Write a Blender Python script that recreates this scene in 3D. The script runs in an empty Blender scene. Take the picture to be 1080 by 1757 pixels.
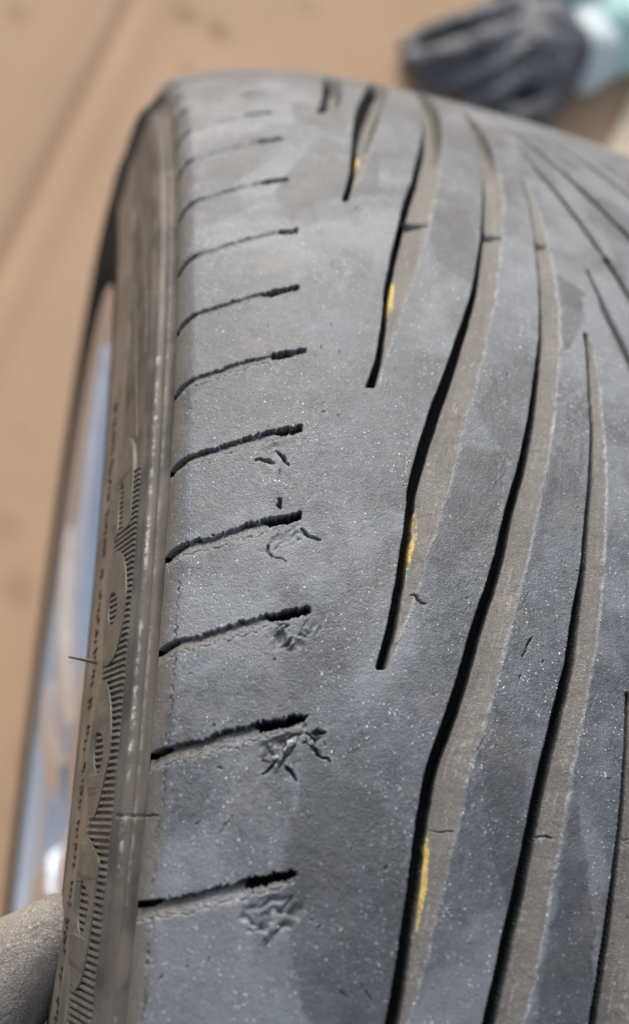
import bpy, bmesh, math, random
import numpy as np
from mathutils import Matrix, Vector
from mathutils.geometry import tessellate_polygon

S = bpy.context.scene
COL = S.collection
random.seed(4)
RNG = np.random.default_rng(11)
R = 0.317                       # tyre radius, the wheel stands on z = 0, its axle runs along x
PHI = math.radians(60)          # pattern angle of the tyre: world angle = pattern angle + PHI

# ------------------------------------------------------------------ camera
cam = bpy.data.cameras.new('camera')
co = bpy.data.objects.new('camera', cam); COL.objects.link(co)
rot = Matrix(((0.95944498, -0.1228468, -0.2537203), (0.04791160, 0.95801785, -0.28267698), (0.27779450, 0.25905686, 0.92505121)))
CAM = Vector((-0.1203543, 0.0023624, 0.8126483))
co.matrix_world = Matrix.Translation(CAM) @ rot.to_4x4()
cam.sensor_fit = 'HORIZONTAL'; cam.sensor_width = 36; cam.lens = 1858.78 / 1080 * 36
cam.clip_start = 0.01; cam.clip_end = 60
cam.dof.use_dof = True; cam.dof.focus_distance = 0.205; cam.dof.aperture_fstop = 13.5
S.camera = co
S.render.resolution_x, S.render.resolution_y = 629, 1024

# ------------------------------------------------------------------ sky and sun (soft daylight)
SUN_EL, SUN_AZ = math.radians(26), math.radians(-12)      # azimuth from +y towards +x
w = bpy.data.worlds.new('World'); S.world = w; w.use_nodes = True
nt = w.node_tree; bg = nt.nodes['Background']
sky = nt.nodes.new('ShaderNodeTexSky'); sky.sky_type = 'NISHITA'; sky.sun_disc = False
sky.sun_elevation = SUN_EL; sky.sun_rotation = SUN_AZ; sky.dust_density = 3.0; sky.air_density = 1.0; sky.ozone_density = 1.0
hs = nt.nodes.new('ShaderNodeHueSaturation'); hs.inputs['Saturation'].default_value = .5
nt.links.new(sky.outputs[0], hs.inputs['Color']); nt.links.new(hs.outputs[0], bg.inputs[0]); bg.inputs[1].default_value = 0.12
sl = bpy.data.lights.new('sun', 'SUN'); sl.energy = 1.5; sl.angle = math.radians(16); sl.color = (1, .985, .955)
so = bpy.data.objects.new('sun', sl); COL.objects.link(so)
sd = Vector((math.sin(SUN_AZ) * math.cos(SUN_EL), math.cos(SUN_AZ) * math.cos(SUN_EL), math.sin(SUN_EL)))
so.rotation_euler = sd.to_track_quat('Z', 'Y').to_euler(); so.location = (0.5, 1.0, 2.0)
S.view_settings.view_transform = 'Standard'; S.view_settings.look = 'None'
S.view_settings.exposure = 0.6; S.view_settings.gamma = 1

def ray(px, py):
    d = Vector(((px - 540) / 1858.78, -(py - 878.5) / 1858.78, -1.0)); return (rot @ d).normalized()
def at(px, py, t): return CAM + ray(px, py) * t
def on_z(px, py, z): d = ray(px, py); return CAM + d * ((z - CAM.z) / d.z)

# ------------------------------------------------------------------ helpers
def tag(o, label=None, cat=None, kind=None, group=None):
    if label: o['label'] = label
    if cat: o['category'] = cat
    if kind: o['kind'] = kind
    if group: o['group'] = group
    return o
def empty(name, loc=(0, 0, 0)):
    o = bpy.data.objects.new(name, None); o.location = loc; o.empty_display_size = .02; COL.objects.link(o); return o
def link(name, me, mat, parent=None, smooth=True):
    o = bpy.data.objects.new(name, me); COL.objects.link(o)
    if mat: me.materials.append(mat)
    if smooth: me.polygons.foreach_set('use_smooth', np.ones(len(me.polygons), bool))
    if parent: o.parent = parent; o.matrix_parent_inverse = Matrix.Translation(-parent.location)
    return o
def pydata(name, v, f, mat, parent=None, smooth=True):
    me = bpy.data.meshes.new(name); me.from_pydata([tuple(p) for p in v], [], f); me.validate()
    return link(name, me, mat, parent, smooth)
def grid_mesh(name, P, wrap, mat, parent, attrs=None):
    """P: (rows, cols, 3) -> quads"""
    n, m, _ = P.shape
    idx = np.arange(n * m, dtype=np.int32).reshape(n, m)
    if wrap: idx = np.vstack([idx, idx[:1]])
    a, b, c, d = idx[:-1, :-1], idx[:-1, 1:], idx[1:, 1:], idx[1:, :-1]
    q = np.stack([a, b, c, d], -1).reshape(-1, 4)
    me = bpy.data.meshes.new(name)
    me.vertices.add(n * m); me.vertices.foreach_set('co', P.astype(np.float32).ravel())
    me.loops.add(q.size); me.loops.foreach_set('vertex_index', q.ravel())
    me.polygons.add(len(q)); me.polygons.foreach_set('loop_start', np.arange(0, q.size, 4, dtype=np.int32))
    me.polygons.foreach_set('loop_total', np.full(len(q), 4, dtype=np.int32))
    me.update(calc_edges=True)
    for k, A in (attrs or {}).items():
        at_ = me.attributes.new(k, 'FLOAT', 'POINT'); at_.data.foreach_set('value', A.astype(np.float32).ravel())
    return link(name, me, mat, parent)
def pol(x, r, th):
    """x, r in mm, th pattern angle -> world metres"""
    t = np.asarray(th) + PHI
    x = np.asarray(x, float); r = np.asarray(r, float)
    return np.stack(np.broadcast_arrays(x / 1000, -r * np.cos(t) / 1000, r * np.sin(t) / 1000 + R), -1)
def vnoise(u, v, seed=0):
    """value noise on arrays u, v (lattice 1)"""
    g = np.random.default_rng(seed).random((256, 256)) * 2 - 1
    iu = np.floor(u).astype(int); iv = np.floor(v).astype(int)
    fu = u - iu; fv = v - iv; fu = fu * fu * (3 - 2 * fu); fv = fv * fv * (3 - 2 * fv)
    a = g[iu & 255, iv & 255]; b = g[(iu + 1) & 255, iv & 255]; c = g[iu & 255, (iv + 1) & 255]; d = g[(iu + 1) & 255, (iv + 1) & 255]
    return (a * (1 - fu) + b * fu) * (1 - fv) + (c * (1 - fu) + d * fu) * fv
def sstep(a, b, x):
    t = np.clip((x - a) / (b - a), 0, 1); return t * t * (3 - 2 * t)

# ------------------------------------------------------------------ materials
class N:
    def __init__(s, name):
        s.m = bpy.data.materials.new(name); s.m.use_nodes = True; s.t = s.m.node_tree
        s.b = s.t.nodes['Principled BSDF']
        s.tc = s.t.nodes.new('ShaderNodeTexCoord')
    def new(s, ty, **k):
        n = s.t.nodes.new(ty)
        for a, v in k.items(): setattr(n, a, v)
        return n
    def inp(s, sock, v):
        if hasattr(v, 'is_output') or isinstance(v, bpy.types.NodeSocket): s.t.links.new(v, sock)
        else: sock.default_value = v
    def noise(s, scale, detail=4, rough=.6, co=None, dist=0):
        n = s.new('ShaderNodeTexNoise'); s.t.links.new(co or s.tc.outputs['Object'], n.inputs['Vector'])
        n.inputs['Scale'].default_value = scale; n.inputs['Detail'].default_value = detail; n.inputs['Roughness'].default_value = rough; n.inputs['Distortion'].default_value = dist
        return n.outputs['Fac']
    def voro(s, scale, out='Distance', rnd=1, co=None):
        n = s.new('ShaderNodeTexVoronoi'); s.t.links.new(co or s.tc.outputs['Object'], n.inputs['Vector'])
        n.inputs['Scale'].default_value = scale; n.inputs['Randomness'].default_value = rnd
        return n.outputs[out]
    def ramp(s, f, lo, hi, a=0.0, b=1.0):
        n = s.new('ShaderNodeMapRange'); n.interpolation_type = 'SMOOTHSTEP'
        s.inp(n.inputs['Value'], f); n.inputs['From Min'].default_value = lo; n.inputs['From Max'].default_value = hi
        n.inputs['To Min'].default_value = a; n.inputs['To Max'].default_value = b
        return n.outputs['Result']
    def math(s, op, a, b=0.0, clamp=False):
        n = s.new('ShaderNodeMath', operation=op, use_clamp=clamp); s.inp(n.inputs[0], a); s.inp(n.inputs[1], b); return n.outputs[0]
    def mix(s, f, a, b):
        n = s.new('ShaderNodeMix', data_type='RGBA'); s.inp(n.inputs[0], f)
        for so_, v in ((n.inputs[6], a), (n.inputs[7], b)):
            if isinstance(v, tuple): so_.default_value = (*v, 1)
            else: s.t.links.new(v, so_)
        return n.outputs[2]
    def attr(s, name): return s.new('ShaderNodeAttribute', attribute_name=name).outputs['Fac']
    def bump(s, h, dist, strength=1, prev=None):
        n = s.new('ShaderNodeBump'); s.inp(n.inputs['Height'], h); n.inputs['Distance'].default_value = dist; n.inputs['Strength'].default_value = strength
        if prev: s.t.links.new(prev, n.inputs['Normal'])
        s.t.links.new(n.outputs[0], s.b.inputs['Normal']); return n.outputs[0]
    def set(s, **k):
        for a, v in k.items():
            sock = s.b.inputs[a.replace('_', ' ')]
            if isinstance(v, tuple) and len(v) == 3: v = (*v, 1)
            s.inp(sock, v)
        return s.m
def plain(name, col, rough=.6, metal=0, var=.12, vs=60, bs=800, bd=.0002):
    n = N(name); f = n.noise(vs, 5)
    c = n.mix(f, tuple(x * (1 - var) for x in col), tuple(min(1, x * (1 + var)) for x in col))
    n.bump(n.noise(bs, 3), bd, .5)
    return n.set(Base_Color=c, Roughness=rough, Metallic=metal)

def tread_material():
    n = N('worn_tread_rubber')
    dark_patch, grime, yellow, gouge, wear = (n.attr(a) for a in ('dark_patch', 'grime', 'yellow', 'gouge', 'wear'))
    f1 = n.noise(55, 5, .6); f2 = n.noise(420, 5, .7); f3 = n.noise(1700, 3, .7)
    dust = n.math('ADD', n.math('MULTIPLY', f1, .5), n.math('ADD', n.math('MULTIPLY', f2, .38), n.math('MULTIPLY', f3, .3)))
    c = n.mix(n.ramp(dust, .40, .78), (.022, .025, .031), (.132, .149, .174))
    c = n.mix(n.math('MULTIPLY', dark_patch, .85), c, n.mix(f2, (.016, .018, .021), (.040, .044, .051)))
    # scuff streaks of pale dust
    sc = n.math('MULTIPLY', n.ramp(n.noise(26, 3, .5), .52, .68), n.ramp(n.noise(900, 3, .8), .50, .66))
    c = n.mix(n.math('MULTIPLY', sc, .5), c, (.34, .35, .37))
    big = n.ramp(n.noise(24, 4, .65, dist=.6), .47, .62); c = n.mix(n.math('MULTIPLY', big, n.math('MULTIPLY', n.math('SUBTRACT', 1.0, dark_patch), .45)), c, (.27, .285, .31))
    gc = n.mix(n.noise(160, 4, .7), (.064, .058, .050), (.165, .149, .128))
    gc = n.mix(n.math('MULTIPLY', n.math('MULTIPLY', n.ramp(n.attr('streak'), .15, .9), n.ramp(n.noise(800, 3), .42, .60)), .6), gc, (.36, .33, .30))
    gc = n.mix(n.ramp(n.attr('streak'), -.3, -1.0), gc, (.07, .062, .053))
    gc = n.mix(n.math('MULTIPLY', n.ramp(n.noise(900, 3), .55, .7), .5), gc, (.22, .205, .185))
    c = n.mix(grime, c, gc)
    c = n.mix(n.math('MULTIPLY', wear, n.ramp(n.noise(1500, 2), .38, .62)), c, (.42, .43, .44))
    c = n.mix(n.math('MULTIPLY', n.ramp(n.noise(85, 4, .7), .54, .70), .35), c, (.17, .14, .12))
    # mineral specks: irregular, clustered, of three sizes
    clu = n.ramp(n.noise(60, 5, .75), .44, .62)
    def specks(scale, rare, rmax, dist=.35):
        wv = n.new('ShaderNodeVectorMath', operation='ADD'); nz = n.new('ShaderNodeTexNoise'); nz.inputs['Scale'].default_value = scale * 1.7
        n.t.links.new(n.tc.outputs['Object'], nz.inputs['Vector'])
        sc_ = n.new('ShaderNodeVectorMath', operation='SCALE'); n.t.links.new(nz.outputs['Color'], sc_.inputs[0]); sc_.inputs['Scale'].default_value = dist / scale
        n.t.links.new(n.tc.outputs['Object'], wv.inputs[0]); n.t.links.new(sc_.outputs[0], wv.inputs[1])
        v = n.new('ShaderNodeTexVoronoi'); n.t.links.new(wv.outputs[0], v.inputs['Vector']); v.inputs['Scale'].default_value = scale
        sep = n.new('ShaderNodeSeparateColor'); n.t.links.new(v.outputs['Color'], sep.inputs[0])
        ok = n.math('GREATER_THAN', n.math('ADD', sep.outputs[0], n.math('MULTIPLY', clu, .26)), rare)
        rad = n.ramp(sep.outputs[1], 0, 1, rmax * .3, rmax)
        edge = n.math('SUBTRACT', rad, v.outputs['Distance'])
        return n.math('MULTIPLY', n.ramp(edge, 0, rmax * .5), n.math('MULTIPLY', ok, n.ramp(sep.outputs[2], 0, 1, .35, 1)))
    spk = n.math('MAXIMUM', specks(2600, .93, .50, .6), n.math('MAXIMUM', specks(1500, 1.03, .40, .7), specks(700, 1.17, .27, .9)))
    spk = n.math('MULTIPLY', spk, n.ramp(dark_patch, 0, 1, 1, .4))
    spk = n.math('MULTIPLY', spk, n.ramp(grime, 0, 1, 1, .35))
    c = n.mix(spk, c, (.85, .87, .90))
    grn = n.ramp(n.noise(3600, 2, .8), .60, .72); c = n.mix(n.math('MULTIPLY', grn, n.math('MULTIPLY', clu, .55)), c, (.38, .40, .43))
    drk = n.ramp(n.noise(2500, 3, .8), .44, .32); c = n.mix(n.math('MULTIPLY', drk, .75), c, (.035, .036, .04))
    v2 = n.new('ShaderNodeTexVoronoi'); n.t.links.new(n.tc.outputs['Object'], v2.inputs['Vector']); v2.inputs['Scale'].default_value = 430
    s2 = n.new('ShaderNodeSeparateColor'); n.t.links.new(v2.outputs['Color'], s2.inputs[0])
    pit = n.math('MULTIPLY', n.math('LESS_THAN', v2.outputs['Distance'], n.ramp(s2.outputs[1], 0, 1, .05, .15)), n.ramp(s2.outputs[2], .92, .94))
    c = n.mix(n.math('MULTIPLY', pit, .8), c, (.02, .02, .022))
    yb = n.ramp(n.math('ADD', n.math('MULTIPLY', n.noise(1600, 3, .75), 1.2), n.math('MULTIPLY', yellow, .55)), .86, 1.02)
    yf = n.math('MULTIPLY', n.math('MULTIPLY', yb, n.ramp(yellow, .05, .3)), n.ramp(n.attr('streak'), -.30, .25, .05, 1))
    c = n.mix(yf, c, n.mix(n.noise(900, 3), (.40, .25, .03), (.80, .60, .16)))
    c = n.mix(n.attr('slot_shade'), c, (.009, .0095, .011))  # slots and sipes near-black, recess shade put into the colour
    c = n.mix(gouge, c, n.mix(n.noise(700, 4), (.05, .052, .056), (.30, .31, .33)))
    h = n.math('ADD', n.math('MULTIPLY', f3, .5), n.math('ADD', n.math('MULTIPLY', f2, .8), n.math('MULTIPLY', pit, -.8)))
    h = n.math('ADD', h, n.math('MULTIPLY', spk, .5))
    h = n.math('ADD', h, n.math('MULTIPLY', n.noise(2600, 3, .8), .7))
    n.bump(h, .00030, .9)
    r = n.ramp(dust, .35, .8, .34, .50)
    r = n.math('ADD', r, n.math('MULTIPLY', grime, .2))
    return n.set(Base_Color=c, Roughness=r, Specular_IOR_Level=n.ramp(n.attr('slot_shade'), 0, .6, 1.0, .06))
def sidewall_material():
    n = N('sidewall_rubber')
    f = n.noise(90, 5, .65); f2 = n.noise(700, 4, .6)
    c = n.mix(n.ramp(f, .35, .65), (.045, .042, .038), (.095, .086, .075))
    gr = n.attr('grime')
    c = n.mix(gr, c, n.mix(f2, (.130, .106, .084), (.235, .195, .158)))
    c = n.mix(n.attr('bare_shade'), c, (.022, .022, .022))  # bead and far side near-black: bare rubber plus shade put into the colour
    wr = n.attr('wear')
    c = n.mix(n.math('MULTIPLY', wr, n.ramp(n.noise(420, 3, .8), .42, .60)), c, (.44, .43, .41))
    n.bump(n.math('ADD', f2, n.noise(2200, 2)), .00009, .7)
    return n.set(Base_Color=c, Roughness=n.ramp(n.attr('bare_shade'), 0, 1, .55, .95), Specular_IOR_Level=n.ramp(n.attr('bare_shade'), 0, 1, .5, .05))
M_TREAD = tread_material(); M_SIDE = sidewall_material()
def rib_mat(name, a, b):
    n = N(name); f = n.noise(300, 4, .7); c = n.mix(n.ramp(f, .35, .7), a, b); n.bump(n.noise(2000, 2), .00006, .7)
    return n.set(Base_Color=c, Roughness=.5)
M_RIB = rib_mat('rib_rubber', (.095, .091, .081), (.165, .156, .138))
M_LETTER = rib_mat('letter_rubber', (.075, .073, .063), (.120, .113, .097))
M_FINE = rib_mat('band_letter_rubber', (.02, .018, .015), (.035, .03, .024))

# ------------------------------------------------------------------ tyre profile
def prof(x):
    u = np.asarray(x, float) / 100
    return 317 - (6.0499 * u**2 + 6.9333 * u**4 + 1.2551 * u - 2.8686 * u**3 - 1.178 * u**5 + 2.0309 * u**6)
p0 = np.array([-94.1, 298.4]); p2 = np.array([-89., float(prof(-89.))]); p1 = np.array([-93.6, float(prof(-92.5))])
bz = np.array([(1 - t)**2 * p0 + 2 * t * (1 - t) * p1 + t * t * p2 for t in np.linspace(0, 1, 13)])
xr = np.arange(-88.5, 86, .5)
right = np.array([(x, prof(x)) for x in xr])
e = right[-1]; right2 = np.array([(1 - t)**2 * e + 2 * t * (1 - t) * np.array([93.5, e[1] - 4]) + t * t * np.array([95, 293.]) for t in np.linspace(.08, 1, 12)])
Q = np.vstack([bz, right, right2])
QS = np.concatenate([[0], np.cumsum(np.hypot(*np.diff(Q, axis=0).T))])
def s_of_x(x): return np.interp(x, Q[:, 0], QS)
def smooth_profile(s):
    x = np.interp(s, QS, Q[:, 0]); r = np.interp(s, QS, Q[:, 1])
    e = .8; tx = np.interp(s + e, QS, Q[:, 0]) - np.interp(s - e, QS, Q[:, 0]); tr = np.interp(s + e, QS, Q[:, 1]) - np.interp(s - e, QS, Q[:, 1])
    L = np.hypot(tx, tr); return x, r, -tr / L, tx / L        # outward normal

# pattern angles of the shoulder sipes (their pitch varies a little round the tyre)
TK = {-1: .4883, 0: .5714, 1: .634, 2: .6957, 3: .7587, 4: .8219, 5: .8826, 6: .9479, 7: 1.0208, 8: 1.094, 9: 1.1587}
TK[-2] = .400
for k in range(-3, -50, -1): TK[k] = TK[k + 1] - .0655
for k in range(10, 50): TK[k] = TK[k - 1] + .0655
# long curved grooves, left half: pattern angle, left edge x, slot width, full width (mm)
GA = {
'A1': [[1.009,-57.6,1.13,1.42],[1.0407,-55.0,.99,2.23],[1.082,-52.5,.89,3.77],[1.1383,-49.7,.95,5.86],[1.1965,-45.8,1.15,6.8],[1.2587,-40.5,1.2,6.8],[1.33,-33.5,.9,6.4],[1.42,-25.5,.7,5.6]],
'A2': [[.8121,-57.4,1.5,2.32],[.8376,-54.7,.96,1.85],[.8731,-52.6,.75,3.5],[.9088,-50.9,.78,5.51],[.9422,-48.4,.8,6.59],[1.0045,-43.3,1.13,7.35],[1.0638,-37.3,.89,6.6],[1.1419,-30.1,.64,5.9],[1.2155,-24.6,.5,5.6],[1.34,-16.5,.4,5.2],[1.45,-10,.3,4.2]],
'A3': [[.6206,-57.4,1.5,2.13],[.645,-55.3,1.57,2.73],[.6666,-53.9,1.4,4.05],[.6965,-52.2,1.33,5.07],[.7202,-50.9,1.24,6.58],[.7406,-50.2,1.61,8.01],[.7623,-48.2,1.85,7.9],[.7997,-44.3,2.03,7.84],[.8358,-39.7,1.73,7.26],[.8728,-35.3,1.41,6.41],[.9109,-30.8,1.07,5.71],[.957,-26.6,.71,5.09],[.989,-23.9,.59,5.27],[1.06,-18.6,.4,5.43],[1.1421,-13.1,.35,4.62],[1.2108,-9.9,.3,4.35],[1.3067,-5.5,.26,1.2]],
'A4': [[.405,-57,1.5,2.3],[.4372,-53.8,2.23,3.58],[.4735,-52.4,1.87,5.08],[.5087,-51.1,1.99,6.15],[.5389,-50.0,2.04,7.4],[.567,-48.4,2.07,7.81],[.5981,-44.8,2.33,7.64],[.6237,-41.9,2.27,7.43],[.6521,-39.1,2.22,7.4],[.6708,-36.7,2.13,6.86],[.696,-33.8,2.08,6.7],[.7286,-30.7,1.81,6.65],[.7618,-26.8,1.72,5.85],[.7999,-23.0,1.54,5.54],[.8362,-19.9,1.22,5.33],[.8763,-16.3,.84,4.8],[.9173,-13.7,.59,4.6],[.9598,-11.2,.46,3.84],[.9847,-9.9,.36,3.47],[1.01,-8.6,.3,3.07],[1.0458,-6.7,.25,2.3],[1.1002,-4.5,.2,1.01]],
'A5': [[.24,-56,1.5,2.3],[.30,-51,2,6.5],[.38,-43,2.4,7.4],[.4385,-37.4,2.66,7.25],[.4783,-34.7,2.52,7.39],[.5036,-32.7,2.56,7.1],[.5357,-30.3,2.41,6.9],[.5723,-27.4,2.45,6.66],[.5906,-25.5,2.48,6.13],[.6145,-23.1,2.32,6.09],[.6322,-21.1,2.11,5.63],[.6633,-18.8,1.94,5.79],[.6925,-16.0,1.37,4.86],[.7358,-13.0,1.05,4.41],[.7625,-11.0,.93,3.79],[.7982,-8.6,.68,3.04],[.8363,-7.0,.58,2.77],[.8789,-4.7,.6,1.75],[.8909,-4.3,.6,1.3]],
'A6': [[.24,-36,2.5,7.3],[.33,-25.5,2.4,7.4],[.4393,-18.1,2.09,8.09],[.4767,-16.0,2.02,7.8],[.507,-14.2,1.73,7.2],[.5415,-12.1,1.38,6],[.5739,-10.6,.95,4.6],[.6008,-9.3,.62,2.6],[.6191,-8.9,.59,1.2]],
}
CAN = np.array(GA['A4']); CAN = np.column_stack([CAN[:, 0] - CAN[-1, 0], CAN[:, 1:]])   # canonical groove, angle below its tip
PITCH3 = .1965

# ------------------------------------------------------------------ tread grid
# rows: dense where the photograph looks, coarse round the back
ykey = np.array([.30, .446, .49, .536, .584, .636, .693, .76, .838, .932, 1.055, 1.245, 1.42])
yrow = np.array([230, 170, 170, 170, 160, 160, 160, 160, 150, 140, 120, 60])
rows = np.concatenate([np.linspace(a, b, max(2, int(n * .66)), endpoint=False) for a, b, n in zip(ykey[:-1], ykey[1:], yrow)])
rest = np.linspace(1.42,   .30 + 2 * math.pi, 170, endpoint=False)
TH = np.concatenate([rows, rest]); NFINE = len(rows)
s45 = float(s_of_x(46.))
SS = np.concatenate([np.arange(0, s45, .19), np.linspace(s45, QS[-1], 70)])
PXs, PRs, NXs, NRs = smooth_profile(SS)
nT, nS = len(TH), len(SS)
D = np.zeros((nT, nS)); GR = np.zeros((nT, nS)); YL = np.zeros((nT, nS)); GO = np.zeros((nT, nS)); WE = np.zeros((nT, nS)); DP = np.zeros((nT, nS)); DK = np.zeros((nT, nS)); SK = np.zeros((nT, nS))
TT, SG = np.meshgrid(TH * 315, SS, indexing='ij')          # mm coordinates on the tread
XX = np.broadcast_to(PXs, (nT, nS))
THm = np.where(TH > 1.42 + 3, TH - 2 * math.pi, TH)

def rag(th, seed, amp):   # ragged edge offset along a groove
    u = th * 315
    return amp * (vnoise(u / 2.1, u * 0 + seed, seed) * .7 + vnoise(u / .9, u * 0 + 7, seed + 1) * .3)

def cut_groove(K, seed, mirror=False, scale=1.0, yellow=None):
    K = np.array(sorted(map(list, K)))
    th0, th1 = K[0, 0], K[-1, 0]
    for off in (0, 2 * math.pi):
        ii = np.where((TH >= th0 + off) & (TH <= th1 + off))[0]
        if not len(ii): continue
        th = TH[ii] - off
        xl = np.interp(th, K[:, 0], K[:, 1]); wb = np.interp(th, K[:, 0], K[:, 2]); wt = np.interp(th, K[:, 0], K[:, 3])
        # smooth the interpolated outline
        if len(ii) > 60:
            ker = np.hanning(41); ker /= ker.sum()
            sm = lambda a: np.convolve(np.pad(a, 20, mode='reflect', reflect_type='odd'), ker, 'valid')
            xl, wb, wt = sm(xl), sm(wb), sm(wt)
        xl = xl + rag(th, seed, .10); xt = xl + wt + rag(th, seed + 20, .30)
        endd = np.minimum((th - th0) * 315, (th1 - th) * 315)
        tap = sstep(0, .8, endd)
        depth = 5.2 * tap
        lip = np.clip((wt - wb) * .42, .15, 2.4) * tap * (1 + 1.5 * sstep(1.06, 1.19, th))           # depth of the inner edge of the slope
        wbr = wb + lip * .22
        if mirror: xl, xt = -xl * scale, -xt * scale
        for r_, a, b, w_, dp, lp, t_ in zip(ii, xl, xt, wbr, depth, lip, th):
            wn = float(vnoise(np.array([t_ * 315 / 1.7]), np.array([0.3]), seed + 60)[0])
            lo, hi = (a, b) if a < b else (b, a)
            j0, j1 = np.searchsorted(PXs, [lo - 1, hi + 1])
            u = (PXs[j0:j1] - a) * (1 if b > a else -1); W = abs(b - a)
            slot = np.clip((u + .2) / .4, 0, 1) * np.clip((w_ + .2 - u) / .4, 0, 1)
            k = np.clip((u - w_) / max(W - w_, .05), 0, 1); ke = 1.25 + 3.5 * float(sstep(1.07, 1.19, t_))
            slope = lp * (1 - k**ke) * (u >= 0) * (u <= W + .3)
            slope = slope + .18 * sstep(W - .9, W - .1, u) * (1 - sstep(W, W + .35, u)) * (W > 2.5)
            d = np.maximum(slot * dp, slope)
            bar = math.exp(-((t_ - 0.993) * 315 / 1.6)**4) + math.exp(-((t_ - 1.9) * 315 / 1.6)**4)   # wear bar
            d = d * (1 - bar * .72) + .9 * math.exp(-((t_ - .9875) * 315 / .28)**2) * (d > .25)
            D[r_, j0:j1] = np.maximum(D[r_, j0:j1], d)
            g = sstep(w_ - .05, w_ + .15, u) * (1 - sstep(W - .15, W + .05, u))
            sk = .75 * vnoise(k * 14 + .3, u * 0 + t_ * 315 / 7.0, seed + 40) + .35 * vnoise(u / .25, u * 0 + t_ * 315 / .8, seed + 41); SK[r_, j0:j1] = np.where(u > w_ - .6, np.where(u < W, sk, SK[r_, j0:j1]), SK[r_, j0:j1]); d = d + .05 * sk * (u > w_) * (u < W)
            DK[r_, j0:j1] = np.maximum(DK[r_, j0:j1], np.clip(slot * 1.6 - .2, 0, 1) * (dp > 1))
            GR[r_, j0:j1] = np.maximum(GR[r_, j0:j1], g)
            WE[r_, j0:j1] = np.maximum(WE[r_, j0:j1], np.clip(.35 + .8 * wn, 0, 1) * .7 * np.exp(-((u - W - .1) / (.25 + .15 * wn))**2))
            if yellow:
                ya, yb = yellow; q = (t_ - ya) / (yb - ya)
                if 0 < q < 1:
                    wy = min(1.4, W * .32) * math.sin(math.pi * min(q * 1.0, 1)) ** .5
                    ym = (u > w_ - .45) * (1 - sstep(wy * .6, wy * 1.1, u - w_)) * min(1, (1 - q) * 5) * min(1, q * 1.9)
                    YL[r_, j0:j1] = np.maximum(YL[r_, j0:j1], ym)
GA['A0'] = [[a + .170, b, c_, max(d_, 5.5) if a > 1.03 else d_] for a, b, c_, d_ in GA['A1'] if a < 1.2]
YEL = {'A0': (1.245, 1.285), 'A1': (1.052, 1.10), 'A2': (.866, .926), 'A3': (.672, .7296), 'A4': (.467, .538)}
for i, (k, v) in enumerate(GA.items()): cut_groove(v, 3 + i * 5, yellow=YEL.get(k))
for i in range(-1, 25):                        # the rest of the way round (left half)
    tip = 1.49 + i * PITCH3 + .01
    if tip > .24 + 2 * math.pi - .1: break
    if i >= 0: 
        K = CAN.copy(); K[:, 0] += tip + PITCH3 * 2; K = K[K[:, 0] > 1.42]
        if len(K) > 3: cut_groove(K, 60 + i)
for i, tip in enumerate([.37, .57, .77, .9675, 1.165, 1.365] + [1.365 + PITCH3 * j for j in range(1, 28)]):   # right half, mirrored
    K = CAN.copy(); K[:, 0] += tip; K[:, 3] = np.minimum(K[:, 3] * .6, 3.3); dt_ = (K[-1, 0] - K[:, 0]) * 315; K[:, 3] = np.maximum(K[:, 3], 2.6 * np.clip(dt_ / 6, .4, 1)); K[:, 2] = K[:, 3] * .45; K[:, 1] = K[:, 1] * .92 + 1.2
    cut_groove(K, 100 + i, mirror=True)

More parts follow.
